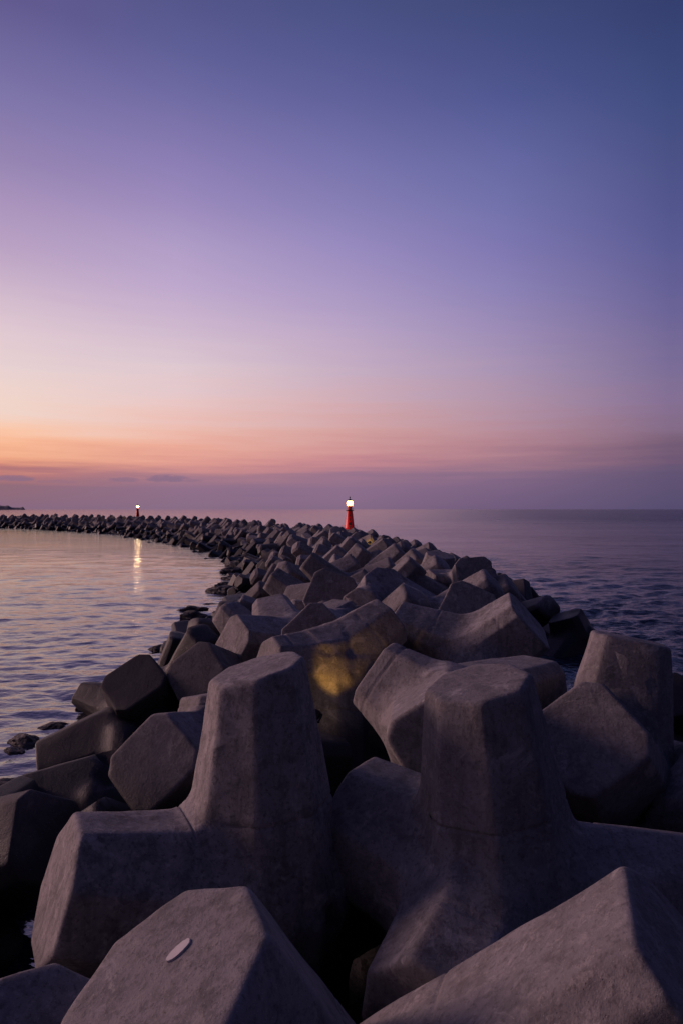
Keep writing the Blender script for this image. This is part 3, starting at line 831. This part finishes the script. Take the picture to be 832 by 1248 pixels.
# ------------------------------------------------------------------ the two beacons
def empty(name, loc, s=1.0):
    o = bpy.data.objects.new(name, None); C.objects.link(o); o.location = loc; o.scale = (s, s, s); o.empty_display_size = .3
    return o
def beacon(label, loc, s, watt):
    """red tapered tower on a concrete pedestal, lit lantern on top; local z 0 = pedestal top"""
    root = empty('beacon', loc, s); tag(root, label, 'beacon', 'red beacons on the breakwater')
    bm = bmesh.new(); lathe(bm, [(1.05, -2.6), (.98, -.10), (.92, -.03), (.90, 0)], 8); from_bm('pedestal', bm, m_ped, root)
    bm = bmesh.new(); lathe(bm, [(.62, 0), (.62, .07), (.53, .09), (.505, .16), (.30, 1.93), (.30, 1.96)], 28); from_bm('tower', bm, m_red, root, True)
    bm = bmesh.new(); box(bm, (0, -.50, .42), (.26, .06, .62), Matrix.Rotation(R(-6.5), 4, 'X')); from_bm('door', bm, m_dark, root)
    for z in (1.05, 1.5):
        bm = bmesh.new(); box(bm, (0, -.62+.114*z+.10, z), (.10, .05, .16)); from_bm('window', bm, m_dark, root)
    bm = bmesh.new(); lathe(bm, [(.30, 1.96), (.43, 2.0), (.44, 2.05), (.30, 2.06)], 28); from_bm('gallery', bm, m_dark, root, False)
    rl = bmesh.new()
    for k in range(10):
        a = k*math.pi/5; box(rl, (.41*math.cos(a), .41*math.sin(a), 2.16), (.018, .018, .22))
    for z in (2.16, 2.27):
        n = 24; pts_ = []
        for k in range(n):
            a = 2*math.pi*k/n; a2 = 2*math.pi*(k+1)/n; m = Vector((.41*math.cos((a+a2)/2), .41*math.sin((a+a2)/2), z))
            box(rl, m, (.11, .016, .016), Matrix.Rotation((a+a2)/2+math.pi/2, 4, 'Z'))
    from_bm('railing', rl, m_white, root)
    bm = bmesh.new(); lathe(bm, [(.24, 2.06), (.25, 2.10), (.24, 2.44), (.33, 2.47), (.33, 2.50)], 20); from_bm('lantern_room', bm, m_red, root)
    bm = bmesh.new(); lathe(bm, [(.30, 2.50), (.35, 2.60), (.36, 2.80), (.33, 3.0), (.30, 3.08)], 24); g = from_bm('lantern', bm, m_lamp, root, True)
    bm = bmesh.new()
    for k in range(6):
        a = k*math.pi/3+.3; box(bm, (.35*math.cos(a), .35*math.sin(a), 2.79), (.015, .015, .58))
    from_bm('lantern_frame', bm, m_dark, g)
    bm = bmesh.new(); lathe(bm, [(.36, 3.08), (.34, 3.11), (.16, 3.20), (.05, 3.25), (.03, 3.34), (.055, 3.38), (.07, 3.42), (.05, 3.47), (.012, 3.50), (.01, 3.60)], 20); from_bm('roof', bm, m_dark, root)
    # little rail on the pedestal
    bm = bmesh.new()
    for k in range(9):
        a = math.pi*.55+k*math.pi/6; box(bm, (.82*math.cos(a), .82*math.sin(a), .21), (.022, .022, .42))
        if k < 8:
            a2 = a+math.pi/12
            for z in (.22, .41): box(bm, (.795*math.cos(a2), .795*math.sin(a2), z), (.43, .018, .018), Matrix.Rotation(a2+math.pi/2, 4, 'Z'))
    from_bm('guard_rail', bm, m_red, root)
    ld = bpy.data.lights.new('beacon_light', 'POINT'); ld.energy = watt; ld.color = (1.0, .66, .34); ld.shadow_soft_size = .17*s
    lo = bpy.data.objects.new('beacon_light', ld); C.objects.link(lo); lo.parent = root; lo.location = (0, 0, 2.79)
    return root
beacon('nearer red beacon with a bright lantern, standing on the pile in the middle', (.87, 72, 1.89), .98, 60)
beacon('tiny distant red beacon on the left arm, its lamp mirrored in the lagoon', ((168-416)/F*129, 129, 4-9.6/F*129), .70, 420)

# ------------------------------------------------------------------ small warm floodlights tucked among the blocks, and an added tower uplight
def floodlight(label, loc, aim, watt, col=(1.0, .55, .15), spread=80):
    root = empty('floodlight', loc); tag(root, label, 'floodlight', 'small warm floodlights between the blocks')
    q = (Vector(aim)-Vector(loc)).to_track_quat('Z', 'Y'); root.rotation_mode = 'QUATERNION'; root.rotation_quaternion = q
    bm = bmesh.new(); lathe(bm, [(.02, -.09), (.05, -.08), (.06, -.02), (.075, .02), (.075, .035), (.06, .036)], 16); from_bm('housing', bm, m_dark, root)
    bm = bmesh.new(); lathe(bm, [(.055, .037), (.05, .042), (.02, .046)], 16); from_bm('lens', bm, m_flood, root, True)
    bm = bmesh.new(); box(bm, (.085, 0, -.03), (.012, .03, .12)); box(bm, (-.085, 0, -.03), (.012, .03, .12)); box(bm, (0, 0, -.10), (.19, .03, .012)); from_bm('bracket', bm, m_dark, root)
    ld = bpy.data.lights.new('flood_beam', 'SPOT'); ld.energy = watt; ld.color = col; ld.spot_size = R(spread); ld.spot_blend = .6; ld.shadow_soft_size = .05
    lo = bpy.data.objects.new('flood_beam', ld); C.objects.link(lo); lo.parent = root; lo.location = (0, 0, .06); lo.rotation_euler = (math.pi, 0, 0)
floodlight('hidden warm floodlight lighting the underside of the long round ended block', pt(384, 872, 8.5), pt(418, 800, 9.4), 26, (1.0, .50, .10), 52)
floodlight('little warm floodlight in the crevice beside the round topped block', pt(432, 756, 12.8), pt(438, 738, 13.4), 7)
floodlight('tiny warm floodlight under the round headed block by the red beacon', pt(411, 659, 40.6), pt(410, 650, 42), 16)
floodlight('tiny warm floodlight just right of and below the red beacon', pt(450, 661, 37), pt(449, 652, 39), 12)

floodlight('floodlight added at the foot of the red beacon to brighten its tower', (.25, 70.2, 1.95), (.87, 72, 3.0), 30, (1.0, .72, .5), 75)  # added lamp, placed only to brighten the red of the tower
# ------------------------------------------------------------------ loose rocks in the water
def rock(loc, r, seed, label):
    bm = bmesh.new(); bmesh.ops.create_icosphere(bm, subdivisions=4, radius=1)
    rg = random.Random(seed); sx, sy, sz = r*rg.uniform(.9, 1.3), r*rg.uniform(.5, .8), r*rg.uniform(.30, .5); ro = Matrix.Rotation(rg.uniform(-.5, .5), 3, 'Z')
    off = Vector((seed*3.1, seed*1.7, 0))
    for v in bm.verts:
        n = v.co.copy(); f = 1+.45*(noise.noise(n*1.1+off))+.12*noise.noise(n*3.5+off)+.05*noise.noise(n*9+off)
        c = noise.cell(n*1.9+off)*.10
        v.co = ro @ Vector((n.x*sx*(f+c), n.y*sy*(f+c), n.z*sz*(f+c)))
    o = from_bm('rock', bm, m_rock, None, False); o.location = loc
    tag(o, label, 'rock', 'dark wet rocks awash at the left shore'); return o
for k, (px, py, r, lb) in enumerate((
    (66, 888, .26, 'small flat black rock awash left of the domed block'), (18, 917, .22, 'small black rock alone in the water near the left edge'),
    (2, 968, .45, 'black boulder in the water cut by the left edge'), (238, 744, .26, 'black rock in the water left of the pile at mid distance'),
    (236, 752, .30, 'flat black rock below its twin off the left shore'), (283, 706, .24, 'tiny black rock off the curve of the shore'),
    (279, 713, .26, 'tiny black rock at the bend of the shore line'), (272, 722, .35, 'tiny flat rock where the lagoon narrows'),
    (286, 698, .3, 'farthest tiny black rock off the shore bend'),
    (30, 905, .3, 'low black rock half awash between the two left edge rocks'), (196, 792, .24, 'black rock at the foot of the blocks left of the pile'),
    (110, 862, .22, 'small rock awash against the low black slab'), (292, 690, .3, 'last tiny rock before the far blocks begin'))):
    d = H*F/(py-HY); p = pt(px, py, d); p.z = -.02
    rock(p, r*(d/11.0)**.7, k+3, lb)

# pale plaster patch on the near block: a thin oval crust lying on its face
def plaque():
    o = blk3; me = o.data
    best = None; want = Vector((218-416, 0, -(1160-HY)))
    tgt = None
    from mathutils.bvhtree import BVHTree
    bvh = BVHTree.FromPolygons([v.co.copy() for v in me.vertices], [tuple(p.vertices) for p in me.polygons])
    org = Vector((0, 0, H))-o.location
    def hit(px, py): return bvh.ray_cast(org, Vector(((px-416)/F, 1, -(py-HY)/F)).normalized())
    h0 = hit(218, 1160)
    if h0[0] is None: return
    n = h0[1]; a = hit(230, 1149)[0]; u = (a-h0[0]); u -= n*u.dot(n); u.normalize(); v = n.cross(u)
    bm = bmesh.new(); N_ = 40; top = []; bot = []; rg = random.Random(3)
    for k in range(N_):
        t = 2*math.pi*k/N_; rx = .062*(abs(math.cos(t))**.8)*(1 if math.cos(t) > 0 else -1); ry = .027*math.sin(t)
        j = 1+rg.uniform(-.05, .05); rx *= j; ry *= j
        top.append(bm.verts.new(h0[0]+u*rx*.93+v*ry*.9+n*.008)); bot.append(bm.verts.new(h0[0]+u*rx+v*ry-n*.006))
    bm.faces.new(top)
    for k in range(N_): bm.faces.new((bot[k], bot[(k+1) % N_], top[(k+1) % N_], top[k]))
    bmesh.ops.recalc_face_normals(bm, faces=bm.faces)
    q = from_bm('plaster_patch', bm, m_plaque, o)
    q['label'] = 'pale oval plaster patch stuck on the flat face'
plaque()
